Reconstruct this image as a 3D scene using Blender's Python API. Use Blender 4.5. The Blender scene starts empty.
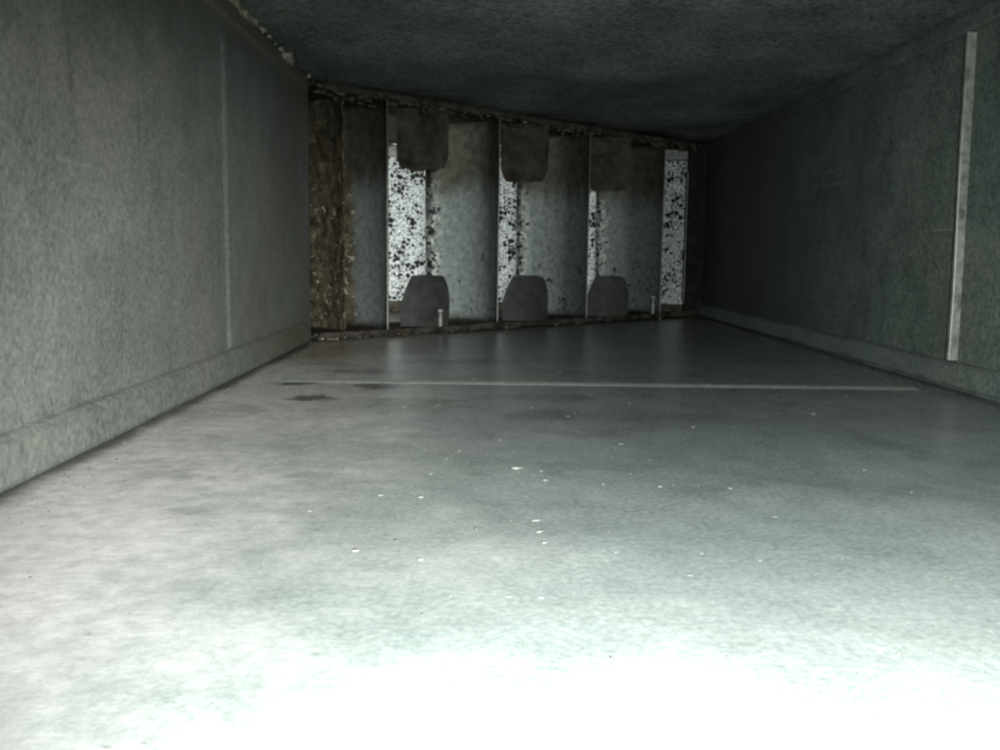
import bpy, bmesh, math, random
from mathutils import Vector, Matrix, noise

# ---------------------------------------------------------------- camera, light, exposure
scene = bpy.context.scene
C = scene.collection
S = 0.30                      # duct height in metres
W, H = 1.957 * S, S           # duct cross-section
YJ = 2.581 * S                # transverse joint of the duct
Y0 = 3.768 * S                # throat of the elbow
YB = 5.90 * S                 # back wall of the elbow
XE = -4.6 * S                 # how far the branch is built
YR = -2.2 * S                 # how far the duct is built behind the camera

cam_d = bpy.data.cameras.new('camera')
cam = bpy.data.objects.new('camera', cam_d); C.objects.link(cam)
cam_d.sensor_width = 36.0; cam_d.lens = 36.0 * 961.9 / 1000.0
cam_d.clip_start = 0.005; cam_d.clip_end = 50.0
rt = Vector((0.9998256, -0.01384783, 0.01252997)); up = Vector((-0.01072036, 0.12379996, 0.99224929)); fw = Vector((0.01529171, 0.99221057, -0.12362991))
m = Matrix((rt, up, -fw)).transposed().to_4x4(); m.translation = Vector((0.685 * S, 0.0, 0.3442 * S))
cam.matrix_world = m
scene.camera = cam

world = bpy.data.worlds.new('World'); scene.world = world; world.use_nodes = True
world.node_tree.nodes['Background'].inputs[0].default_value = (0.6, 0.8, 0.7, 1)
world.node_tree.nodes['Background'].inputs[1].default_value = 0.01

def lamp(name, kind, loc, target, energy, color, **kw):
    d = bpy.data.lights.new(name, kind); d.energy = energy; d.color = color
    for k, v in kw.items(): setattr(d, k, v)
    o = bpy.data.objects.new(name, d); C.objects.link(o)
    o.location = loc
    o.rotation_euler = (Vector(target) - Vector(loc)).to_track_quat('-Z', 'Y').to_euler()
    return o
# the inspection lamp low and wide beside the lens, and an added fill spot behind it brightening the left floor
lamp('inspection_and_fill_spot', 'SPOT', (0.254, 0.0, 0.112), (0.292, 0.215, 0.0), 37.0, (0.93, 1.0, 0.98),
     spot_size=math.radians(110), spot_blend=1.0, shadow_soft_size=0.012)
lamp('inspection_and_fill_spot', 'SPOT', (0.260, -0.40, 0.235), (0.050, 0.68, 0.0), 62.0, (1.0, 0.985, 0.955),
     spot_size=math.radians(29), spot_blend=1.0, shadow_soft_size=0.03)
# the light that enters the branch through an opening in its near side, just round the corner
lamp('branch_light', 'AREA', (-0.40, Y0 + 0.012, 0.15), (-0.36, Y0 + 0.5, 0.15), 8.5, (0.95, 1.0, 0.97),
     shape='RECTANGLE', size=0.26, size_y=0.24)

scene.view_settings.view_transform = 'Standard'; scene.view_settings.look = 'None'
scene.view_settings.exposure = 0.0; scene.view_settings.gamma = 1.0
scene.render.engine = 'CYCLES'
scene.cycles.use_denoising = True
scene.cycles.max_bounces = 7; scene.cycles.diffuse_bounces = 5
scene.cycles.filter_width = 2.4
scene.cycles.caustics_reflective = False; scene.cycles.caustics_refractive = False

rnd = random.Random(4)

# ---------------------------------------------------------------- materials
class NT:
    def __init__(s, name):
        s.m = bpy.data.materials.new(name); s.m.use_nodes = True
        s.t = s.m.node_tree; s.n = s.t.nodes; s.l = s.t.links
        s.b = s.n['Principled BSDF']
        s.co = s.n.new('ShaderNodeTexCoord').outputs['Object']
    def link(s, a, b): s.l.new(a, b)
    def offset_by_object(s):
        oi = s.n.new('ShaderNodeObjectInfo'); mu = s.math('MULTIPLY', oi.outputs['Random'], 37.0)
        va = s.n.new('ShaderNodeVectorMath'); va.operation = 'ADD'
        s.link(s.co, va.inputs[0]); s.link(mu, va.inputs[1]); return va.outputs[0]
    def noise(s, scale, detail=3, rough=0.6, co=None, dist=0.0, stretch=None):
        n = s.n.new('ShaderNodeTexNoise'); n.inputs['Scale'].default_value = scale
        n.inputs['Detail'].default_value = detail; n.inputs['Roughness'].default_value = rough; n.inputs['Distortion'].default_value = dist
        c = co or s.co
        if stretch:
            mp = s.n.new('ShaderNodeMapping'); mp.inputs['Scale'].default_value = stretch; s.link(c, mp.inputs[0]); c = mp.outputs[0]
        s.link(c, n.inputs['Vector']); return n.outputs['Fac']
    def voro(s, scale, co=None, feature='F1', out='Color'):
        n = s.n.new('ShaderNodeTexVoronoi'); n.feature = feature; n.inputs['Scale'].default_value = scale
        s.link(co or s.co, n.inputs['Vector'])
        if out == 'Color':
            sp = s.n.new('ShaderNodeSeparateColor'); s.link(n.outputs['Color'], sp.inputs[0]); return sp.outputs[0]
        return n.outputs['Distance']
    def math(s, op, a, b=0.0, clamp=False):
        n = s.n.new('ShaderNodeMath'); n.operation = op; n.use_clamp = clamp
        for i, v in enumerate((a, b)):
            if isinstance(v, (int, float)): n.inputs[i].default_value = v
            else: s.link(v, n.inputs[i])
        return n.outputs[0]
    def ss(s, v, lo, hi):
        n = s.n.new('ShaderNodeMapRange'); n.interpolation_type = 'SMOOTHSTEP'
        s.link(v, n.inputs[0]); n.inputs[1].default_value = lo; n.inputs[2].default_value = hi
        return n.outputs[0]
    def ramp(s, v, stops):
        n = s.n.new('ShaderNodeValToRGB'); s.link(v, n.inputs[0])
        e = n.color_ramp.elements
        while len(e) < len(stops): e.new(0.5)
        for i, (p, c) in enumerate(stops): e[i].position = p; e[i].color = (*c, 1)
        return n.outputs[0]
    def mix(s, f, a, b):
        n = s.n.new('ShaderNodeMix'); n.data_type = 'RGBA'
        if isinstance(f, (int, float)): n.inputs[0].default_value = f
        else: s.link(f, n.inputs[0])
        for i, v in ((6, a), (7, b)):
            if isinstance(v, tuple): n.inputs[i].default_value = (*v, 1)
            else: s.link(v, n.inputs[i])
        return n.outputs[2]
    def xyz(s):
        n = s.n.new('ShaderNodeSeparateXYZ'); s.link(s.co, n.inputs[0]); return n.outputs
    def spot(s, x, y, rx, ry, wob=0.5):
        o = s.xyz()
        dx = s.math('DIVIDE', s.math('SUBTRACT', o[0], x), rx); dy = s.math('DIVIDE', s.math('SUBTRACT', o[1], y), ry)
        d = s.math('SQRT', s.math('ADD', s.math('MULTIPLY', dx, dx), s.math('MULTIPLY', dy, dy)))
        if not hasattr(s, 'wn'): s.wn = s.noise(55, 5, 0.7)
        d = s.math('ADD', d, s.math('MULTIPLY', s.math('SUBTRACT', s.wn, 0.5), wob * 2))
        return s.math('SUBTRACT', 1.0, s.ss(d, 0.35, 1.1))
    def bump(s, h, strength, dist):
        n = s.n.new('ShaderNodeBump'); n.inputs['Strength'].default_value = strength; n.inputs['Distance'].default_value = dist
        s.link(h, n.inputs['Height']); s.link(n.outputs[0], s.b.inputs['Normal'])
    def done(s, col, rough=0.5, spec=0.4, metal=0.0):
        if isinstance(col, tuple): s.b.inputs['Base Color'].default_value = (*col, 1)
        else: s.link(col, s.b.inputs['Base Color'])
        if isinstance(rough, (int, float)): s.b.inputs['Roughness'].default_value = rough
        else: s.link(rough, s.b.inputs['Roughness'])
        s.b.inputs['Specular IOR Level'].default_value = spec
        s.b.inputs['Metallic'].default_value = metal
        return s.m

def galvanised(name, lo, mid, hi, contrast=1.0, scale=1.0, rough=0.5, spec=0.4, extra=None, bump=0.25, cell=0.14, blot=1.0, hues=0.8):
    t = NT(name)
    a = t.noise(170 * scale, 5, 0.7); b = t.voro(210 * scale); c = t.noise(14, 3)
    v = t.math('ADD', t.math('MULTIPLY', a, 0.61), t.math('MULTIPLY', b, cell))
    v = t.math('ADD', v, t.math('MULTIPLY', c, 0.25))
    v = t.math('ADD', t.math('MULTIPLY', t.math('SUBTRACT', v, 0.5), contrast), 0.5, True)
    bl = t.noise(30 * blot, 4, 0.7)
    v = t.math('ADD', v, t.math('MULTIPLY', t.math('SUBTRACT', bl, 0.5), 0.35), True)
    col = t.ramp(v, [(0.28, lo), (0.5, mid), (0.74, hi)])
    hue = t.ramp(t.noise(7, 2, 0.6), [(0.36, (0.93, 1.0, 0.955)), (0.64, (1.0, 0.965, 0.93))])
    mm = t.n.new('ShaderNodeMix'); mm.data_type = 'RGBA'; mm.blend_type = 'MULTIPLY'; mm.inputs[0].default_value = hues
    t.link(col, mm.inputs[6]); t.link(hue, mm.inputs[7]); col = mm.outputs[2]
    if extra: col = extra(t, col)
    rg = t.math('ADD', t.math('MULTIPLY', a, 0.25), rough - 0.12)
    t.bump(a, bump, 0.0012)
    if hasattr(t, 'dull'): t.link(t.math('MULTIPLY', t.math('SUBTRACT', 1.0, t.dull), spec), t.b.inputs['Specular IOR Level'])
    return t.done(col, rg, spec)

def left_marks(t, col):
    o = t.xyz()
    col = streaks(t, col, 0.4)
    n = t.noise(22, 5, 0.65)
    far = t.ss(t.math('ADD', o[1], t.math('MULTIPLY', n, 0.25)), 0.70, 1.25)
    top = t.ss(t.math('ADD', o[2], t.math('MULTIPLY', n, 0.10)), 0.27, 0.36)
    g = t.math('MULTIPLY', t.math('MAXIMUM', t.math('MULTIPLY', far, 0.35), t.math('MULTIPLY', t.math('MULTIPLY', top, 0.8), t.ss(o[1], 0.35, 0.75))), 0.7)  # darker toward the far end and the far top
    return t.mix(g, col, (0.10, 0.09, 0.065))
def streaks(t, col, k):
    # runs that have dried on the wall, and a few scuffs along the duct
    run = t.math('MULTIPLY', t.ss(t.noise(1, 4, 0.6, None, 0, (70, 55, 3.5)), 0.54, 0.70), t.ss(t.noise(6, 2), 0.42, 0.60))
    col = t.mix(t.math('MULTIPLY', run, k), col, (0.06, 0.062, 0.052))
    scf = t.ss(t.noise(1, 3, 0.6, None, 0, (20, 7, 330)), 0.66, 0.72)
    return t.mix(t.math('MULTIPLY', scf, 0.25), col, (0.36, 0.37, 0.35))
def right_marks(t, col):
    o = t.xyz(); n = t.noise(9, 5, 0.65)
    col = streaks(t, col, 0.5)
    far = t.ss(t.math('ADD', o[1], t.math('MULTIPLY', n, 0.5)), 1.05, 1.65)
    return t.mix(t.math('MULTIPLY', far, 0.75), col, (0.030, 0.031, 0.025))  # darker toward the far end
def floor_marks(t, col):
    o = t.xyz()
    # pale dry dust lying along the left side
    n = t.noise(11, 6, 0.7)
    lft = t.math('SUBTRACT', 1.0, t.ss(t.math('ADD', o[0], t.math('MULTIPLY', n, 0.30)), 0.17, 0.36))
    col = t.mix(t.math('MULTIPLY', lft, 0.88), col, t.ramp(t.noise(110, 4, 0.7), [(0.3, (0.40, 0.39, 0.372)), (0.7, (0.66, 0.645, 0.615))]))
    # ochre stain in the corner by the vanes
    st = t.math('MULTIPLY', t.spot(0.03, 1.04, 0.09, 0.17, 0.5), 0.65)
    col = t.mix(st, col, (0.16, 0.135, 0.075))
    # darker damp-looking film in uneven patches, and dirt along both edges, the left one also painting the shadow gap below the flange
    film = t.math('MULTIPLY', t.math('MULTIPLY', t.ss(t.noise(13, 5, 0.7, None, 0.6), 0.50, 0.66), 0.42), t.ss(o[1], 0.24, 0.48))
    col = t.mix(film, col, (0.085, 0.095, 0.09))
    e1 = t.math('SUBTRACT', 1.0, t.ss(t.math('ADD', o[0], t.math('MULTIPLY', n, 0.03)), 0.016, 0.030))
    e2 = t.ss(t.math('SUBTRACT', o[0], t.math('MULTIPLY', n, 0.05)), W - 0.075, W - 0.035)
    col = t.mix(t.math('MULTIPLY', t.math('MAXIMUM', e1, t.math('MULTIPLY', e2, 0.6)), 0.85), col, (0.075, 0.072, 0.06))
    for x, y, rx, ry, k in ((0.056, 0.762, 0.022, 0.018, .9), (0.080, 0.684, 0.020, 0.022, .85), (0.122, 0.750, 0.026, 0.026, .85), (0.10, 0.845, 0.05, 0.022, .5),
                            (0.16, 0.66, 0.05, 0.035, .35), (0.20, 0.93, 0.06, 0.03, .35), (0.30, 0.62, 0.10, 0.03, .25), (0.125, 0.44, 0.016, 0.010, .30), (0.088, 0.375, 0.010, 0.010, .35), (0.26, 0.70, 0.03, 0.03, .35)):
        col = t.mix(t.math('MULTIPLY', t.spot(x, y, rx, ry, 1.1), k), col, (0.055, 0.055, 0.05))
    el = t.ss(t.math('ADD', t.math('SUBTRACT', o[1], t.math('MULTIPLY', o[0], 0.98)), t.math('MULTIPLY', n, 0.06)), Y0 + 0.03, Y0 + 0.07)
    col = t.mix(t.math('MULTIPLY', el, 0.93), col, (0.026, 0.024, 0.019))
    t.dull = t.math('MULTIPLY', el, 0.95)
    # small dark specks
    sp = t.ss(t.noise(200, 3, 0.6), 0.66, 0.74)
    return t.mix(t.math('MULTIPLY', sp, 0.5), col, (0.10, 0.10, 0.095))
def ceiling_grime(t, col):
    o = t.xyz(); n = t.noise(10, 5, 0.65)
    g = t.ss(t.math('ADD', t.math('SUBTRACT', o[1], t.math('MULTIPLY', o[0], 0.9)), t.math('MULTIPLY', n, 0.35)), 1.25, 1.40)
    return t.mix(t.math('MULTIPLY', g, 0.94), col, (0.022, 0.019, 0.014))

GL, GM, GH = (0.095, 0.104, 0.097), (0.175, 0.184, 0.174), (0.27, 0.278, 0.264)
M = {}
M['left'] = galvanised('galvanised_steel_left', GL, GM, GH, 1.1, 2.0, 0.55, 0.35, left_marks)
M['right'] = galvanised('galvanised_steel_right', (0.042, 0.056, 0.047), (0.092, 0.112, 0.099), (0.16, 0.18, 0.163), 1.25, 1.6, 0.65, 0.2, right_marks)
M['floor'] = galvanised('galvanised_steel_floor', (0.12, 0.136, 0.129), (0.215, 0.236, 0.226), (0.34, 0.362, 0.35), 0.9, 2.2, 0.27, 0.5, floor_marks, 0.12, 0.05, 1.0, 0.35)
M['ceiling'] = galvanised('galvanised_steel_ceiling', (0.062, 0.076, 0.069), (0.15, 0.169, 0.158), (0.265, 0.29, 0.274), 1.7, 1.5, 0.75, 0.1, ceiling_grime, 0.25, 0.14, 0.45)
M['band'] = galvanised('galvanised_flange', (0.09, 0.097, 0.089), (0.165, 0.174, 0.162), (0.245, 0.254, 0.238), 1.2, 1.5, 0.5, 0.4,
    lambda t, col: t.mix(t.math('MULTIPLY', t.ss(t.math('ADD', t.xyz()[1], t.math('MULTIPLY', t.noise(12, 4), 0.25)), 0.85, 1.15), 0.7), col, (0.115, 0.108, 0.074)))
M['band_right'] = galvanised('galvanised_flange_right', (0.05, 0.065, 0.056), (0.105, 0.124, 0.112), (0.17, 0.188, 0.174), 1.2, 1.5, 0.55, 0.35)
M['strip'] = galvanised('bare_joint_strip', (0.065, 0.070, 0.062), (0.15, 0.156, 0.143), (0.23, 0.236, 0.22), 1.5, 0.8, 0.4, 0.5, None, 0.1)
M['strip_dull'] = galvanised('dull_joint_strip', (0.17, 0.18, 0.168), (0.26, 0.27, 0.255), (0.35, 0.36, 0.34), 1.0, 0.8, 0.5, 0.4, None, 0.1)

M['strip_left'] = galvanised('left_joint_strip', (0.12, 0.13, 0.12), (0.225, 0.235, 0.222), (0.34, 0.35, 0.33), 1.25, 1.6, 0.55, 0.35)

def corroded():
    t = NT('white_corroded_zinc')
    n1 = t.noise(300, 3, 0.6); n3 = t.noise(26, 3)
    base = t.ramp(t.noise(230, 4, 0.7), [(0.36, (0.13, 0.146, 0.139)), (0.66, (0.74, 0.77, 0.75))])
    def dots(scale, lo, span):
        d = t.math('ADD', t.voro(scale, None, 'F1', 'Distance'), t.math('MULTIPLY', t.math('SUBTRACT', n1, 0.5), 0.55))
        rr = t.math('ADD', lo, t.math('MULTIPLY', t.math('MULTIPLY', t.voro(scale), t.ss(n3, 0.30, 0.62)), span))
        return t.ss(t.math('SUBTRACT', rr, d), -0.02, 0.05)
    sp = t.math('MAXIMUM', dots(125, 0.06, 0.70), t.math('MULTIPLY', dots(210, 0.06, 0.66), 0.85))
    col = t.mix(sp, base, (0.012, 0.013, 0.012))
    t.bump(n1, 0.3, 0.002)
    return t.done(col, 0.8, 0.1)
M['corroded'] = corroded()

def rust_colour(t, co):
    o = t.xyz()
    rust = t.ramp(t.noise(60, 6, 0.72, co, 0.3), [(0.30, (0.018, 0.015, 0.010)), (0.46, (0.056, 0.047, 0.031)), (0.60, (0.105, 0.093, 0.064)), (0.74, (0.18, 0.165, 0.122))])
    low = t.math('SUBTRACT', 1.0, t.ss(o[2], 0.12, 0.26))
    fl = t.ss(t.math('ADD', t.noise(105, 4, 0.65, co, 0.8), t.math('MULTIPLY', low, 0.05)), 0.65, 0.71)   # pale crumbs of crust
    return t.mix(t.math('MULTIPLY', fl, 0.85), rust, (0.42, 0.39, 0.31))
def vane_mat(name, rusty):
    t = NT(name); co = t.offset_by_object(); o = t.xyz()
    base = t.ramp(t.noise(120, 4, 0.6, co), [(0.3, (0.085, 0.098, 0.091)), (0.7, (0.165, 0.183, 0.173))])
    if rusty:
        n = t.noise(28, 5, 0.65, co)
        k = t.math('SUBTRACT', 1.0, t.ss(t.math('ADD', o[0], t.math('MULTIPLY', t.math('SUBTRACT', n, 0.5), 0.035)), -0.055, -0.040))
        rust = rust_colour(t, co)
        base = t.mix(k, base, rust)
    else:
        # black specks, thick near the trailing edge and in patches lower down
        edge = t.math('SUBTRACT', 1.0, t.ss(t.math('ADD', o[0], t.math('MULTIPLY', t.noise(35, 3, 0.6, co), 0.02)), -0.094, -0.066))
        pat = t.math('MULTIPLY', t.math('MULTIPLY', t.ss(t.noise(22, 3, 0.6, co), 0.44, 0.60), 0.6), t.math('SUBTRACT', 1.0, t.ss(o[2], 0.085, 0.13)))
        dens = t.math('MAXIMUM', edge, pat)
        n = t.noise(130, 3, 0.6, co)
        sp = t.ss(t.math('ADD', n, t.math('MULTIPLY', dens, 0.15)), 0.672, 0.705)
        pale = t.math('MULTIPLY', edge, t.ss(t.noise(90, 4, 0.7, co), 0.42, 0.60))  # pale mottle that also paints the brighter lit side of the vane
        base = t.mix(t.math('MULTIPLY', pale, 0.8), base, (0.45, 0.46, 0.42))
        base = t.mix(sp, base, (0.02, 0.021, 0.02))
    # brown dirt hanging from the top, the shade above the rail painted dark at the foot
    n = t.noise(30, 4, 0.65, co, 0, (1, 1, 0.35))
    tp = t.ss(t.math('ADD', o[2], t.math('MULTIPLY', n, 0.10)), 0.218, 0.278)
    dirt = t.ramp(t.noise(70, 4, 0.7, co), [(0.32, (0.022, 0.020, 0.015)), (0.70, (0.075, 0.068, 0.053))])
    base = t.mix(t.math('MULTIPLY', tp, 0.92), base, dirt)
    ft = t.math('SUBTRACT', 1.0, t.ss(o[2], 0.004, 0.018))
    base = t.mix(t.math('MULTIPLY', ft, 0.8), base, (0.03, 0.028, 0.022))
    t.bump(t.noise(150, 4, 0.6, co), 0.25, 0.001)
    return t.done(base, 0.85, 0.06)
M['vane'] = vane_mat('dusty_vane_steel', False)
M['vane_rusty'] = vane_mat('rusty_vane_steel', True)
t = NT('crusted_rust'); t.bump(t.noise(140, 5, 0.7), 0.7, 0.002); M['rust'] = t.done(rust_colour(t, t.co), 0.95, 0.02)

def dull(name, a, b, scale=90, rough=0.65, spec=0.25, offset=False):
    t = NT(name); co = t.offset_by_object() if offset else None
    col = t.ramp(t.noise(scale, 5, 0.65, co), [(0.32, a), (0.68, b)])
    t.bump(t.noise(scale * 1.6, 4, 0.6, co), 0.3, 0.001)
    return t.done(col, rough, spec)
M['tab'] = dull('dark_tab_steel', (0.016, 0.018, 0.016), (0.044, 0.047, 0.043), 60, 0.6, 0.25, True)
M['tab_dirty'] = dull('dirty_tab_steel', (0.012, 0.011, 0.009), (0.080, 0.068, 0.050), 38, 0.75, 0.15, True)
M['rail'] = dull('dirty_rail_steel', (0.016, 0.014, 0.011), (0.085, 0.077, 0.062), 45, 0.85, 0.06)
t = NT('worn_edge'); _n = t.noise(60, 4, 0.65)
M['hem'] = t.done(t.mix(t.ss(t.math('ADD', t.xyz()[2], t.math('MULTIPLY', _n, 0.10)), 0.21, 0.28), t.ramp(t.noise(120, 4, 0.6), [(0.32, (0.10, 0.10, 0.088)), (0.68, (0.30, 0.30, 0.275))]), (0.06, 0.052, 0.038)), 0.5, 0.3)
M['post'] = dull('dark_post', (0.010, 0.010, 0.009), (0.024, 0.023, 0.020), 60, 0.9, 0.02)
M['sealant'] = dull('cream_sealant', (0.14, 0.125, 0.09), (0.50, 0.46, 0.37), 200, 0.7, 0.2, True)
M['flake'] = dull('pale_flake', (0.17, 0.18, 0.17), (0.36, 0.372, 0.355), 300, 0.7, 0.2, True)
M['crumb'] = dull('dark_crumb', (0.05, 0.05, 0.045), (0.10, 0.095, 0.085), 300, 0.8, 0.2, True)
M['bolt'] = dull('bolt_zinc', (0.16, 0.16, 0.148), (0.34, 0.34, 0.32), 200, 0.4, 0.5)

# ---------------------------------------------------------------- builders
def link(name, me, mat=None, parent=None, loc=(0, 0, 0), rotz=0.0):
    o = bpy.data.objects.new(name, me); C.objects.link(o)
    if mat is not None and not me.materials: me.materials.append(mat)
    o.parent = parent; o.location = loc; o.rotation_euler = (0, 0, rotz)
    return o
def mesh_of(bm, name, smooth=False):
    bmesh.ops.recalc_face_normals(bm, faces=bm.faces)
    if smooth:
        for f in bm.faces: f.smooth = True
    me = bpy.data.meshes.new(name); bm.to_mesh(me); bm.free(); return me
def struct(o):
    o['kind'] = 'structure'; return o
def sheet(name, org, u, v, n_in, nu, nv, amp, mat, freq=4.0, seed=0.0, thick=0.0012, parent=None):
    """A sheet-metal panel: inner face org+u*a+v*b, gently oil-canned along n_in."""
    bm = bmesh.new(); org, u, v, n_in = map(Vector, (org, u, v, n_in)); fr, bk = [], []
    for i in range(nu + 1):
        for j in range(nv + 1):
            p = org + u * (i / nu) + v * (j / nv)
            e = min(1, min(i, nu - i) / 3) * min(1, min(j, nv - j) / 3)
            e *= 1 - math.exp(-((p.y - YJ) / 0.07) ** 2)
            d = amp * e * noise.noise(p * freq + Vector((seed, 0, 0)))
            fr.append(bm.verts.new(p + n_in * d)); bk.append(bm.verts.new(p + n_in * (d - thick)))
    I = lambda i, j: i * (nv + 1) + j
    for i in range(nu):
        for j in range(nv):
            bm.faces.new([fr[I(i, j)], fr[I(i+1, j)], fr[I(i+1, j+1)], fr[I(i, j+1)]])
            bm.faces.new([bk[I(i, j)], bk[I(i, j+1)], bk[I(i+1, j+1)], bk[I(i+1, j)]])
    ring = [(i, 0) for i in range(nu)] + [(nu, j) for j in range(nv)] + [(i, nv) for i in range(nu, 0, -1)] + [(0, j) for j in range(nv, 0, -1)]
    for (a, b), (c, d) in zip(ring, ring[1:] + ring[:1]):
        bm.faces.new([fr[I(a, b)], fr[I(c, d)], bk[I(c, d)], bk[I(a, b)]])
    return link(name, mesh_of(bm, name, False), mat, parent)
def prism(name, prof, a, b, axis_u, axis_v, mat, parent=None, steps=1, wob=0.0, seed=0.0, smooth=False):
    """A profile (2D points along axis_u, axis_v) extruded from a to b, slightly wavy."""
    bm = bmesh.new(); a, b, au, av = map(Vector, (a, b, axis_u, axis_v)); rings = []
    for s in range(steps + 1):
        c = a.lerp(b, s / steps)
        w1 = wob * noise.noise(c * 9 + Vector((seed, 3, 0))); w2 = wob * noise.noise(c * 9 + Vector((seed, 0, 7)))
        rings.append([bm.verts.new(c + au * (x + (w1 if x > 1e-6 else 0)) + av * (y + (w2 if y > 1e-3 else 0))) for x, y in prof])
    n = len(prof)
    for r0, r1 in zip(rings, rings[1:]):
        for i in range(n): bm.faces.new([r0[i], r0[(i+1) % n], r1[(i+1) % n], r1[i]])
    bm.faces.new(rings[0][::-1]); bm.faces.new(rings[-1])
    return link(name, mesh_of(bm, name, smooth), mat, parent)

# ---------------------------------------------------------------- the duct
floor = struct(sheet('floor', (0, YR, 0), (W, 0, 0), (0, YB - YR, 0), (0, 0, 1), 36, 120, 0.0004, M['floor'], 5, 1))
ceiling = struct(sheet('ceiling', (0, YR, H), (W, 0, 0), (0, YB - YR, 0), (0, 0, -1), 30, 90, 0.007, M['ceiling'], 6, 9))
wall_left = struct(sheet('wall_left', (0, YR, 0), (0, Y0 - YR, 0), (0, 0, H), (1, 0, 0), 90, 18, 0.003, M['left'], 5, 3))
wall_right = struct(sheet('wall_right', (W, YR, 0), (0, YB - YR, 0), (0, 0, H), (-1, 0, 0), 100, 18, 0.003, M['right'], 5, 5))
wall_back = struct(sheet('wall_back', (XE, YB, 0), (W - XE, 0, 0), (0, 0, H), (0, -1, 0), 60, 12, 0.002, M['corroded'], 5, 6))
wall_throat = struct(sheet('wall_throat', (XE, Y0 + 0.0012, 0), (-XE - 0.0012, 0, 0), (0, 0, H), (0, 1, 0), 30, 10, 0.002, M['corroded'], 5, 7))
branch_floor = struct(sheet('branch_floor', (XE, Y0, 0), (-XE, 0, 0), (0, YB - Y0, 0), (0, 0, 1), 30, 20, 0.002, M['floor'], 5, 8))
branch_ceiling = struct(sheet('branch_ceiling', (XE, Y0, H), (-XE, 0, 0), (0, YB - Y0, 0), (0, 0, -1), 30, 20, 0.002, M['ceiling'], 5, 2))

# folded flanges along the foot and head of the side walls: (out of the wall, up)
foot = [(0, 0.0256), (0.0035, 0.0248), (0.0062, 0.0225), (0.0068, 0.0060), (0.0062, 0.0040), (0.0008, 0.0034), (0, 0.0034)]
prism('foot_flange', foot, (0, YR, 0), (0, 3.62 * S, 0), (1, 0, 0), (0, 0, 1), M['band'], wall_left, 60, 0.0012, 1)
prism('foot_flange', [(x, y * 0.88) for x, y in foot], (W, YR, 0), (W, YB - 0.03, 0), (-1, 0, 0), (0, 0, 1), M['band_right'], wall_right, 60, 0.0012, 4)
head = [(0, 0.018), (0.003, 0.0172), (0.0042, 0.0150), (0.0042, 0.004), (0.0020, 0.0012), (0, 0.0012)]
prism('head_flange', head, (0, YR, H), (0, 3.70 * S, H), (1, 0, 0), (0, 0, -1), M['left'], wall_left, 40, 0.001, 2)
prism('head_flange', [(0, 0.018), (0.003, 0.0172), (0.0042, 0.0150), (0.0042, 0.0050), (0.0040, 0.0036), (0, 0.0036)], (W, YR, H), (W, YB - 0.03, H), (-1, 0, 0), (0, 0, -1), M['right'], wall_right, 40, 0.001, 3)
# transverse joint: drive cleats on the walls, a flat slip across floor and ceiling
cleat = lambda p, w: [(0, -w), (p * 0.8, -w), (p, -w * 0.7), (p, w * 0.7), (p * 0.8, w), (0, w)]
prism('joint_cleat', [(0, -0.0022), (0.0066, -0.0022), (0.0072, -0.0019), (0.0074, 0.0), (0.0072, 0.0019), (0, 0.0030)], (W, YJ - 0.004, 0.0235), (W, YJ + 0.002, 0.281), (-1, 0, 0), (0, 1, 0), M['strip'], wall_right, 40, 0.0016, 6)
prism('joint_cleat', [(0, -0.010), (0.00012, -0.007), (0.00035, -0.003), (0.0005, 0.0), (0.0004, 0.0035), (0, 0.007)], (0, YJ, 0.027), (0, YJ, 0.270), (1, 0, 0), (0, 1, 0), M['strip_left'], wall_left, 24, 0.0, 7)
prism('joint_slip', [(-0.0005, -0.0080), (0.0001, -0.0080), (0.0009, 0.0), (0.0009, 0.0055), (0.0004, 0.0070), (-0.0005, 0.0070)], (0.040, YJ + 0.004, 0), (W - 0.032, YJ - 0.004, 0), (0, 0, 1), (0, 1, 0), M['strip_dull'], floor, 40, 0.0, 8)
# flanges on the back wall of the elbow
prism('foot_flange', [(0, 0.017), (0.004, 0.016), (0.005, 0.0), (0, 0.0)], (XE, YB, 0.001), (W - 0.004, YB, 0.001), (0, -1, 0), (0, 0, 1), M['rail'], wall_back, 20, 0.0006, 12)
prism('head_flange', [(0, 0.024), (0.009, 0.022), (0.010, 0.006), (0, 0.002)], (XE, YB, H), (W - 0.004, YB, H), (0, -1, 0), (0, 0, -1), M['strip'], wall_back, 20, 0.0008, 13)
# cream sealant squeezed out along the left ceiling joint
def blob_mesh(name, rx, ry, rz, seed, sub=2, k=0.45):
    bm = bmesh.new(); bmesh.ops.create_icosphere(bm, subdivisions=sub, radius=1.0)
    for v in bm.verts:
        d = 1 + k * noise.noise(v.co * 1.6 + Vector((seed, seed * 0.7, 0)))
        v.co = Vector((v.co.x * rx * d, v.co.y * ry * d, v.co.z * rz * d))
    return mesh_of(bm, name, True)
y = 2.25 * S; k = 0
while y < 2.88 * S:
    L = rnd.uniform(0.008, 0.022)
    link('sealant', blob_mesh('sealant', rnd.uniform(0.0014, 0.0032), L, rnd.uniform(0.0012, 0.0030), k * 3.1, 3, 0.9), M['sealant'], ceiling, (0.0052 + rnd.uniform(-0.001, 0.0012), y, H - 0.0020))
    y += L * 0.8; k += 1
for yy, s in ((2.93, .7), (3.02, .5), (3.12, .4), (3.20, .6), (3.27, 1.1), (3.31, 1.5), (3.33, 1.1), (3.66, 0.5)):
    k += 1
    link('sealant', blob_mesh('sealant', 0.0032 * s, 0.009 * s, 0.0030 * s, k * 3.1, 3, 0.9), M['sealant'], ceiling, (0.006 + rnd.uniform(-0.001, 0.002), yy * S, H - 0.003 - 0.002 * (s > 1)))

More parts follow.
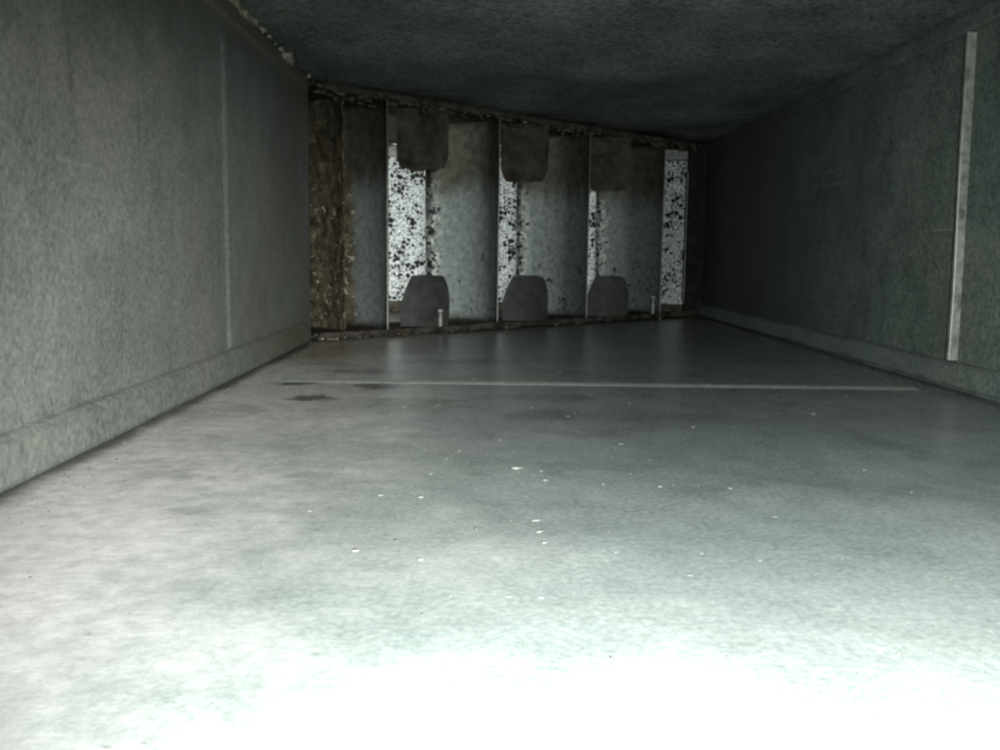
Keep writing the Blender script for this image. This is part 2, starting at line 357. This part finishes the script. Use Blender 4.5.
# ---------------------------------------------------------------- the turning vanes
rack = bpy.data.objects.new('turning_vane_rack', None); C.objects.link(rack)
rack.location = (0, Y0, 0); rack.empty_display_size = 0.05
rack['label'] = 'rack of four curved steel turning vanes standing diagonally across the duct elbow'
rack['category'] = 'turning vanes'
D0 = 0.2736 * S; DX = 0.4655 * S; RV = 0.348 * S; ZB, ZT = 0.0075, 0.2935
def vane_mesh(name):
    bm = bmesh.new(); pts = []
    for i in range(25):
        a = math.pi / 2 * i / 24
        pts.append((Vector((-RV + RV * math.cos(a), RV * math.sin(a), 0)), Vector((math.cos(a), math.sin(a), 0))))
    p, hd = pts[-1][0], math.pi
    for i in range(4):                                   # trailing edge curls on past the right angle
        hd += math.radians(24); p = p + Vector((math.cos(hd), math.sin(hd), 0)) * 0.0017
        pts.append((p, Vector((math.sin(hd), -math.cos(hd), 0))))
    nz = 22; cols = []
    for idx, (p, n) in enumerate(pts):
        rowi, rowo = [], []
        for j in range(nz + 1):
            z = ZB + (ZT - ZB) * j / nz
            w = 0.0012 * noise.noise(Vector((idx * 0.12, z * 14, 2.0)))
            if idx in (0, 1): w *= 0.3
            rowi.append(bm.verts.new((p.x + n.x * (w - 0.0004), p.y + n.y * (w - 0.0004), z)))
            rowo.append(bm.verts.new((p.x + n.x * (w + 0.0004), p.y + n.y * (w + 0.0004), z)))
        cols.append((rowi, rowo))
    for (a, b), (c, d) in zip(cols, cols[1:]):
        for j in range(nz):
            bm.faces.new([a[j], a[j+1], c[j+1], c[j]]); bm.faces.new([b[j], d[j], d[j+1], b[j+1]])
        bm.faces.new([a[0], c[0], d[0], b[0]]); bm.faces.new([a[nz], b[nz], d[nz], c[nz]])
    for a, b in (cols[0], cols[-1]):
        for j in range(nz): bm.faces.new([a[j], b[j], b[j+1], a[j+1]])
    return mesh_of(bm, name, True)
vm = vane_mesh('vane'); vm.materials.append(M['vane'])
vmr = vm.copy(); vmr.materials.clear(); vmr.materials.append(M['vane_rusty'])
bm = bmesh.new()
hp = [(0.0007, -0.0018), (0.0009, 0.003), (-0.0007, 0.003), (-0.0008, -0.0018)]
lo = [bm.verts.new((x, y, ZB)) for x, y in hp]; hi = [bm.verts.new((x, y, ZT)) for x, y in hp]
for i in range(4): bm.faces.new([lo[i], lo[(i+1) % 4], hi[(i+1) % 4], hi[i]])
bm.faces.new(lo[::-1]); bm.faces.new(hi)
hem_me = mesh_of(bm, 'hem'); hem_me.materials.append(M['hem'])
for i in range(4):
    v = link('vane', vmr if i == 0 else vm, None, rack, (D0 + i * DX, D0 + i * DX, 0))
    link('hem', hem_me, None, v)
    if i == 3: v.scale = (0.945, 1, 1)
    if i == 0: v.scale = (1.12, 1, 1); v['label'] = 'leftmost grey vane beside the rusty corner'

def tab_mesh(name, hh, w, down, seed):
    """A slightly curved plate with bulging sides and worn corners; local x along the plate, y its curve."""
    nx, nz = 14, 14; bm = bmesh.new(); rows = []
    for j in range(nz + 1):
        t_ = j / nz; r = []
        if down:
            xl = 0.007 * max(0, (t_ - 0.72) / 0.28) ** 2; xr = w - 0.006 * max(0, (t_ - 0.7) / 0.3) ** 2
        else:
            xl = 0.0165 * max(0, (t_ - 0.32) / 0.68) ** 1.35 + 0.002 * (1 - t_) ** 2
            xr = w - 0.008 * max(0, (t_ - 0.45) / 0.55) ** 2.4 - 0.003 * max(0, (0.45 - t_) / 0.45) ** 2
        xl += 0.0006 * noise.noise(Vector((t_ * 9, seed, 1))); xr += 0.0006 * noise.noise(Vector((t_ * 9, seed, 5)))
        for i in range(nx + 1):
            u = i / nx; x = xl + (xr - xl) * u
            y = 0.017 * max(0.0, x / w) ** 2.4 + 0.0010 * noise.noise(Vector((x * 40, t_ * 3, seed)))
            z = hh * t_
            z -= t_ ** 6 * (0.0022 * (abs(u - 0.5) * 2) ** 4 + (0.0040 if down else 0.0012) * (noise.noise(Vector((x * 110, seed, 1))) + 0.4 * noise.noise(Vector((x * 330, seed, 7)))))
            for s_ in (-0.0007, 0.0007): r.append(bm.verts.new((x, -y + s_, -z if down else z)))
        rows.append(r)
    for a, b in zip(rows, rows[1:]):
        for i in range(nx):
            k = 2 * i
            bm.faces.new([a[k], a[k+2], b[k+2], b[k]]); bm.faces.new([a[k+1], b[k+1], b[k+3], a[k+3]])
        bm.faces.new([a[0], b[0], b[1], a[1]]); bm.faces.new([a[-2], a[-1], b[-1], b[-2]])
    for r in (rows[0], rows[-1]):
        for i in range(nx): bm.faces.new([r[2*i], r[2*i+1], r[2*i+3], r[2*i+2]])
    me = mesh_of(bm, name, False); return me
for i in range(3):
    x = D0 + i * DX; y = D0 + i * DX
    link('tab', tab_mesh('tab', 0.071 - 0.002 * i, 0.069, False, 3.0 + i * 7), M['tab'], rack, (x + 0.0065, y + 0.088, 0.005), 0.03 * (i - 1))
    link('tab', tab_mesh('tab', 0.083 + 0.002 * i, 0.069, True, 5.0 + i * 11), M['tab_dirty'], rack, (x + 0.003, y + 0.088, 0.2955), 0.02 * (1 - i))

# rails that carry the vanes, along the diagonal, with a turned-up front lip
dg = Vector((1, 1, 0)).normalized(); nd = Vector((1, -1, 0)).normalized()
def rail(name, z, sgn, seed, mat):
    a = Vector((0.004, 0.004, z)); b = Vector((W - 0.012, W - 0.012, z))
    prof = [(-0.125, 0.0), (0.010, 0.0), (0.0118, 0.003), (0.0118, 0.0068), (0.0100, 0.0072), (0.0085, 0.0040), (-0.125, 0.0040)]
    bm = bmesh.new(); rings = []; steps = 70
    for s in range(steps + 1):
        c = a.lerp(b, s / steps); ring = []
        for x, yv in prof:
            w = (0.0040 * noise.noise(c * 12 + Vector((seed, 0, 0))) + 0.0016 * noise.noise(c * 60 + Vector((seed, 9, 0)))) if x > 0 else 0
            q = c + nd * (x + w) + Vector((0, 0, sgn * (yv + (abs(w) * 0.8 if yv > 0.005 else 0))))
            q.x = min(max(q.x, -0.13), W - 0.003); q.y = min(q.y, YB - Y0 - 0.012)
            ring.append(bm.verts.new(q))
        rings.append(ring)
    n = len(prof)
    for r0, r1 in zip(rings, rings[1:]):
        for i in range(n): bm.faces.new([r0[i], r0[(i+1) % n], r1[(i+1) % n], r1[i]])
    bm.faces.new(rings[0][::-1]); bm.faces.new(rings[-1])
    return link(name, mesh_of(bm, name), mat, rack)
def crust(name, spots, mat, label):
    bm = bmesh.new()
    for x, y, z, r, sx in spots:
        g = bmesh.ops.create_icosphere(bm, subdivisions=2, radius=1.0)
        for v in g['verts']:
            d = 1 + 0.7 * noise.noise(v.co * 1.4 + Vector((x * 900, y * 900, z * 500)))
            c = v.co * d; v.co = Vector((x + (c.x * sx * 0.7 + c.y * 0.3 * sx) * r, y + (c.x * sx * 0.7 - c.y * 0.3) * r, z + c.z * r * 0.7))
    o = link(name, mesh_of(bm, name, True), mat, rack); o['kind'] = 'stuff'; o['label'] = label
sp = []
for k in range(230):
    u = rnd.random() ** 1.3 * (W - 0.03) + 0.006; off = rnd.gauss(0.004, 0.006)
    sp.append((u + off * 0.7, u - off * 0.7, H - 0.007 - abs(rnd.gauss(0, 0.006)), rnd.uniform(0.0012, 0.0042), rnd.uniform(0.8, 2.2)))
crust('rust_crust', sp, M['rust'], 'brown rust flakes hanging along the top rail')
sp = []
for k in range(110):
    u = rnd.random() ** 2.0 * (W - 0.05) + 0.004; off = rnd.gauss(0.010, 0.008)
    sp.append((u + off * 0.7, u - off * 0.7, 0.003 + (0.004 if abs(off) < 0.012 else 0), rnd.uniform(0.0010, 0.0030), rnd.uniform(0.8, 2.4)))
crust('rust_crumbs', sp, M['rust'], 'brown crumbs lying along the bottom rail')
rail('rail', 0.0022, 1, 2.0, M['rail']); rail('rail', H - 0.0025, -1, 5.0, M['rail'])
# rusty short vane at the throat corner, its unseen tail carried on into the branch to shade the first vane
bm = bmesh.new(); tv = []; NZ = 90
ctrl = [Vector(p).to_3d() for p in ((0.104, 0.200), (0.085, 0.235), (0.058, 0.283), (0.022, 0.332), (-0.025, 0.380), (-0.085, 0.425), (-0.160, 0.462), (-0.245, 0.488))]
path = [ctrl[a].lerp(ctrl[a + 1], k / 6) for a in range(7) for k in range(6)] + [ctrl[-1]]
for n_, p in enumerate(path):
    cols_ = []
    for sd in (0, 1):
        col_ = []
        for j in range(NZ + 1):
            z = ZB + (ZT - ZB) * j / NZ; q = p * S
            lump = 0.0
            if sd == 0: lump = 0.0024 * max(0.0, noise.fractal(Vector((q.x * 75, q.y * 75, z * 75)), 0.9, 2.1, 4) + 0.1)
            rag = (0.0035 * noise.noise(Vector((1, 2, z * 90))) + 0.002 * noise.noise(Vector((4, 2, z * 260)))) * max(0, 1 - n_ / 5)
            col_.append(bm.verts.new((q.x - lump * 0.8 + rag * 0.35 + 0.0006 * sd, q.y - lump * 0.6 - rag * 0.5 + 0.0010 * sd, z)))
        cols_.append(col_)
    tv.append(cols_)
for (a, b), (c, d) in zip(tv, tv[1:]):
    for j in range(NZ): bm.faces.new([a[j], a[j+1], c[j+1], c[j]]); bm.faces.new([b[j], d[j], d[j+1], b[j+1]])
    bm.faces.new([a[0], c[0], d[0], b[0]]); bm.faces.new([a[NZ], b[NZ], d[NZ], c[NZ]])
for a, b in (tv[0], tv[-1]):
    for j in range(NZ): bm.faces.new([a[j], b[j], b[j+1], a[j+1]])
tvo = link('throat_vane', mesh_of(bm, 'throat_vane', True), M['rust'], rack)
prism('light_stop_plate', [(0, 0), (0.0012, 0), (0.0012, 0.143), (0, 0.143)], (-0.245 * S, 0.0028, ZB), (-0.245 * S, 0.0028, ZT), (-1, 0, 0), (0, 1, 0), M['rail'], rack)  # unseen plate added to stop branch light leaking behind the throat vane
tvo['label'] = 'short vane at the left corner, crusted with brown rust and pale flakes'
# end post on the right wall
px, py = W - 0.0035, 5.62 * S - Y0
prism('end_post', [(0, 0), (0.031, 0), (0.031, 0.0015), (0.0015, 0.0015), (0.0015, 0.02), (0, 0.02)], (px, py, 0.004), (px, py, H - 0.004), (-1, 0, 0), (0, 1, 0), M['post'], rack, 12, 0.0)
prism('post_lit_edge', [(0.0, 0), (0.0016, 0), (0.0016, 0.003), (0.0, 0.003)], (px - 0.0312, py + 0.0002, 0.026), (px - 0.0312, py + 0.0002, H - 0.050), (-1, 0, 0), (0, 1, 0), M['strip'], rack, 12, 0.0002)  # paler strip painting the post edge as lit from the branch
# studs
def bolt_mesh(h, r):
    bm = bmesh.new(); prof = [(0.0, 0.0)]; z = 0.0
    while z < h * 0.55: prof += [(r * 1.25, z), (r * 0.85, z + 0.0012)]; z += 0.0024
    prof += [(r * 0.8, z), (r * 0.8, h - 0.005), (r * 1.5, h - 0.0045), (r * 1.5, h - 0.0005), (0.0, h)]
    rings = []
    for rr, zz in prof: rings.append([bm.verts.new((max(rr, 1e-5) * math.cos(a), max(rr, 1e-5) * math.sin(a), zz)) for a in [2 * math.pi * i / 10 for i in range(10)]])
    for a, b in zip(rings, rings[1:]):
        for i in range(10): bm.faces.new([a[i], a[(i+1) % 10], b[(i+1) % 10], b[i]])
    return mesh_of(bm, 'bolt', True)
bme = bolt_mesh(0.032, 0.0028); bme.materials.append(M['bolt'])
link('bolt', bme, None, rack, (D0 + 3 * DX - 0.011, D0 + 3 * DX + 0.006, 0.0062))
bme2 = bolt_mesh(0.025, 0.0026); bme2.materials.append(M['bolt'])
link('bolt', bme2, None, rack, (D0 + 0.063, D0 + 0.066, 0.0062))

# ---------------------------------------------------------------- debris on the floor
def floor_z(x, y):
    return 0.0004 * noise.noise(Vector((x, y, 0)) * 5 + Vector((1, 0, 0)))
FL = [(0.1281,0.7452,0.0012),(0.1501,0.6514,0.0014),(0.1961,0.7997,0.0017),(0.1803,0.4467,0.0009),(0.1785,0.4030,0.0013),(0.1920,0.5011,0.0008),(0.1739,0.5029,0.0008),(0.1355,0.3788,0.0008),(0.2215,0.4613,0.0027),(0.2329,0.4552,0.0010),(0.2337,0.4365,0.0012),(0.2596,0.6168,0.0013),(0.2813,0.5245,0.0014),(0.2522,0.3279,0.0007),(0.1607,0.4058,0.0015),(0.1839,0.3184,0.0012),(0.1608,0.3279,0.0016),(0.2261,0.3684,0.0014),(0.2268,0.3532,0.0015),(0.2275,0.3392,0.0011),(0.1462,0.5702,0.0009),(0.1860,0.4807,0.0008),(0.1724,0.6573,0.0014),(0.4259,0.6350,0.0017),(0.3334,0.5806,0.0012),(0.3168,0.4241,0.0011),(0.2855,0.4268,0.0014),(0.3228,0.3773,0.0010),(0.3934,0.4640,0.0010),(0.2825,0.3276,0.0007),(0.2599,0.4296,0.0009),(0.2135,0.2831,0.0008),(0.2232,0.2824,0.0008),(0.2680,0.4010,0.0006),(0.2842,0.7132,0.0011),(0.2724,0.8551,0.0014),(0.2904,0.4829,0.0008),(0.2142,0.5328,0.0008),(0.2733,0.3039,0.0007),(0.3010,0.3202,0.0007)]
CR = [(0.2389,0.2379,0.0007),(0.2026,0.3552,0.0011),(0.1879,0.2678,0.0006)]

base = [blob_mesh('flake', 1, 0.9, 0.10, 5.3 * i + 1, 1, 0.8) for i in range(5)]
for b in base: b.materials.append(M['flake'])
dark = blob_mesh('crumb', 1, 1, 0.6, 77.0, 1, 0.8); dark.materials.append(M['crumb'])
for i, (x, y, r) in enumerate(FL):
    o = link('flake', base[i % 5], None, None, (x, y, floor_z(x, y) + r * 0.03), rnd.uniform(0, 6.28)); o.scale = (r * 1.25, r * 1.25, r)
    o['category'] = 'flake'; o['group'] = 'pale flakes on the duct floor'
    o['label'] = 'tiny pale flake of debris lying on the grey duct floor'
    if r > 0.0025:
        o['label'] = 'largest white flake on the duct floor, near the middle of the picture'; del o['group']
for x, y, r in CR:
    o = link('crumb', dark, None, None, (x, y, floor_z(x, y)  + r * 0.3)); o.scale = (r, r, r)
    o['category'] = 'crumb'; o['group'] = 'dark crumbs on the duct floor'; o['label'] = 'tiny dark crumb lying on the pale duct floor'

# loose grit: thick along the walls and below the vanes, thin in the open
t = NT('grit'); M['grit'] = t.done(t.ramp(t.noise(420, 2, 0.5), [(0.35, (0.035, 0.034, 0.028)), (0.55, (0.12, 0.12, 0.105)), (0.72, (0.20, 0.20, 0.185))]), 0.9, 0.1)
verts, faces = [], []
for k in range(1900):
    q = rnd.random()
    if q < 0.34: x = 0.009 + abs(rnd.gauss(0, 0.012)); y = rnd.uniform(0.2, 1.11)
    elif q < 0.60: x = W - 0.009 - abs(rnd.gauss(0, 0.012)); y = rnd.uniform(0.3, 1.55)
    elif q < 0.78:
        u = rnd.uniform(0.02, W - 0.03); d = 0.014 + abs(rnd.gauss(0, 0.03)); x = u + d * 0.7; y = Y0 + u - d * 0.7
        if x > W - 0.012: continue
    else: x = rnd.uniform(0.02, W - 0.02); y = rnd.uniform(0.2, 1.1)
    r = rnd.uniform(0.00025, 0.0006) * (1.7 if rnd.random() < 0.06 else 1.0); z = floor_z(x, y); b = len(verts); a0 = rnd.uniform(0, 6.28)
    for i in range(5):
        a = a0 + i * 1.2566; rr = r * rnd.uniform(0.6, 1.2); verts.append((x + rr * math.cos(a), y + rr * math.sin(a), z - 0.0001))
    for i in range(5):
        a = a0 + i * 1.2566; rr = r * rnd.uniform(0.5, 0.9); verts.append((x + rr * math.cos(a), y + rr * math.sin(a), z + r * rnd.uniform(0.3, 0.6)))
    verts.append((x, y, z + r * 0.7))
    for i in range(5):
        j = (i + 1) % 5; faces += [(b + i, b + j, b + 5 + j, b + 5 + i), (b + 5 + i, b + 5 + j, b + 10)]
me = bpy.data.meshes.new('grit'); me.from_pydata(verts, [], faces); me.update()
o = link('grit', me, M['grit']); o['kind'] = 'stuff'; o['category'] = 'grit'
o['label'] = 'loose grey grit gathered along the duct walls and below the vanes'
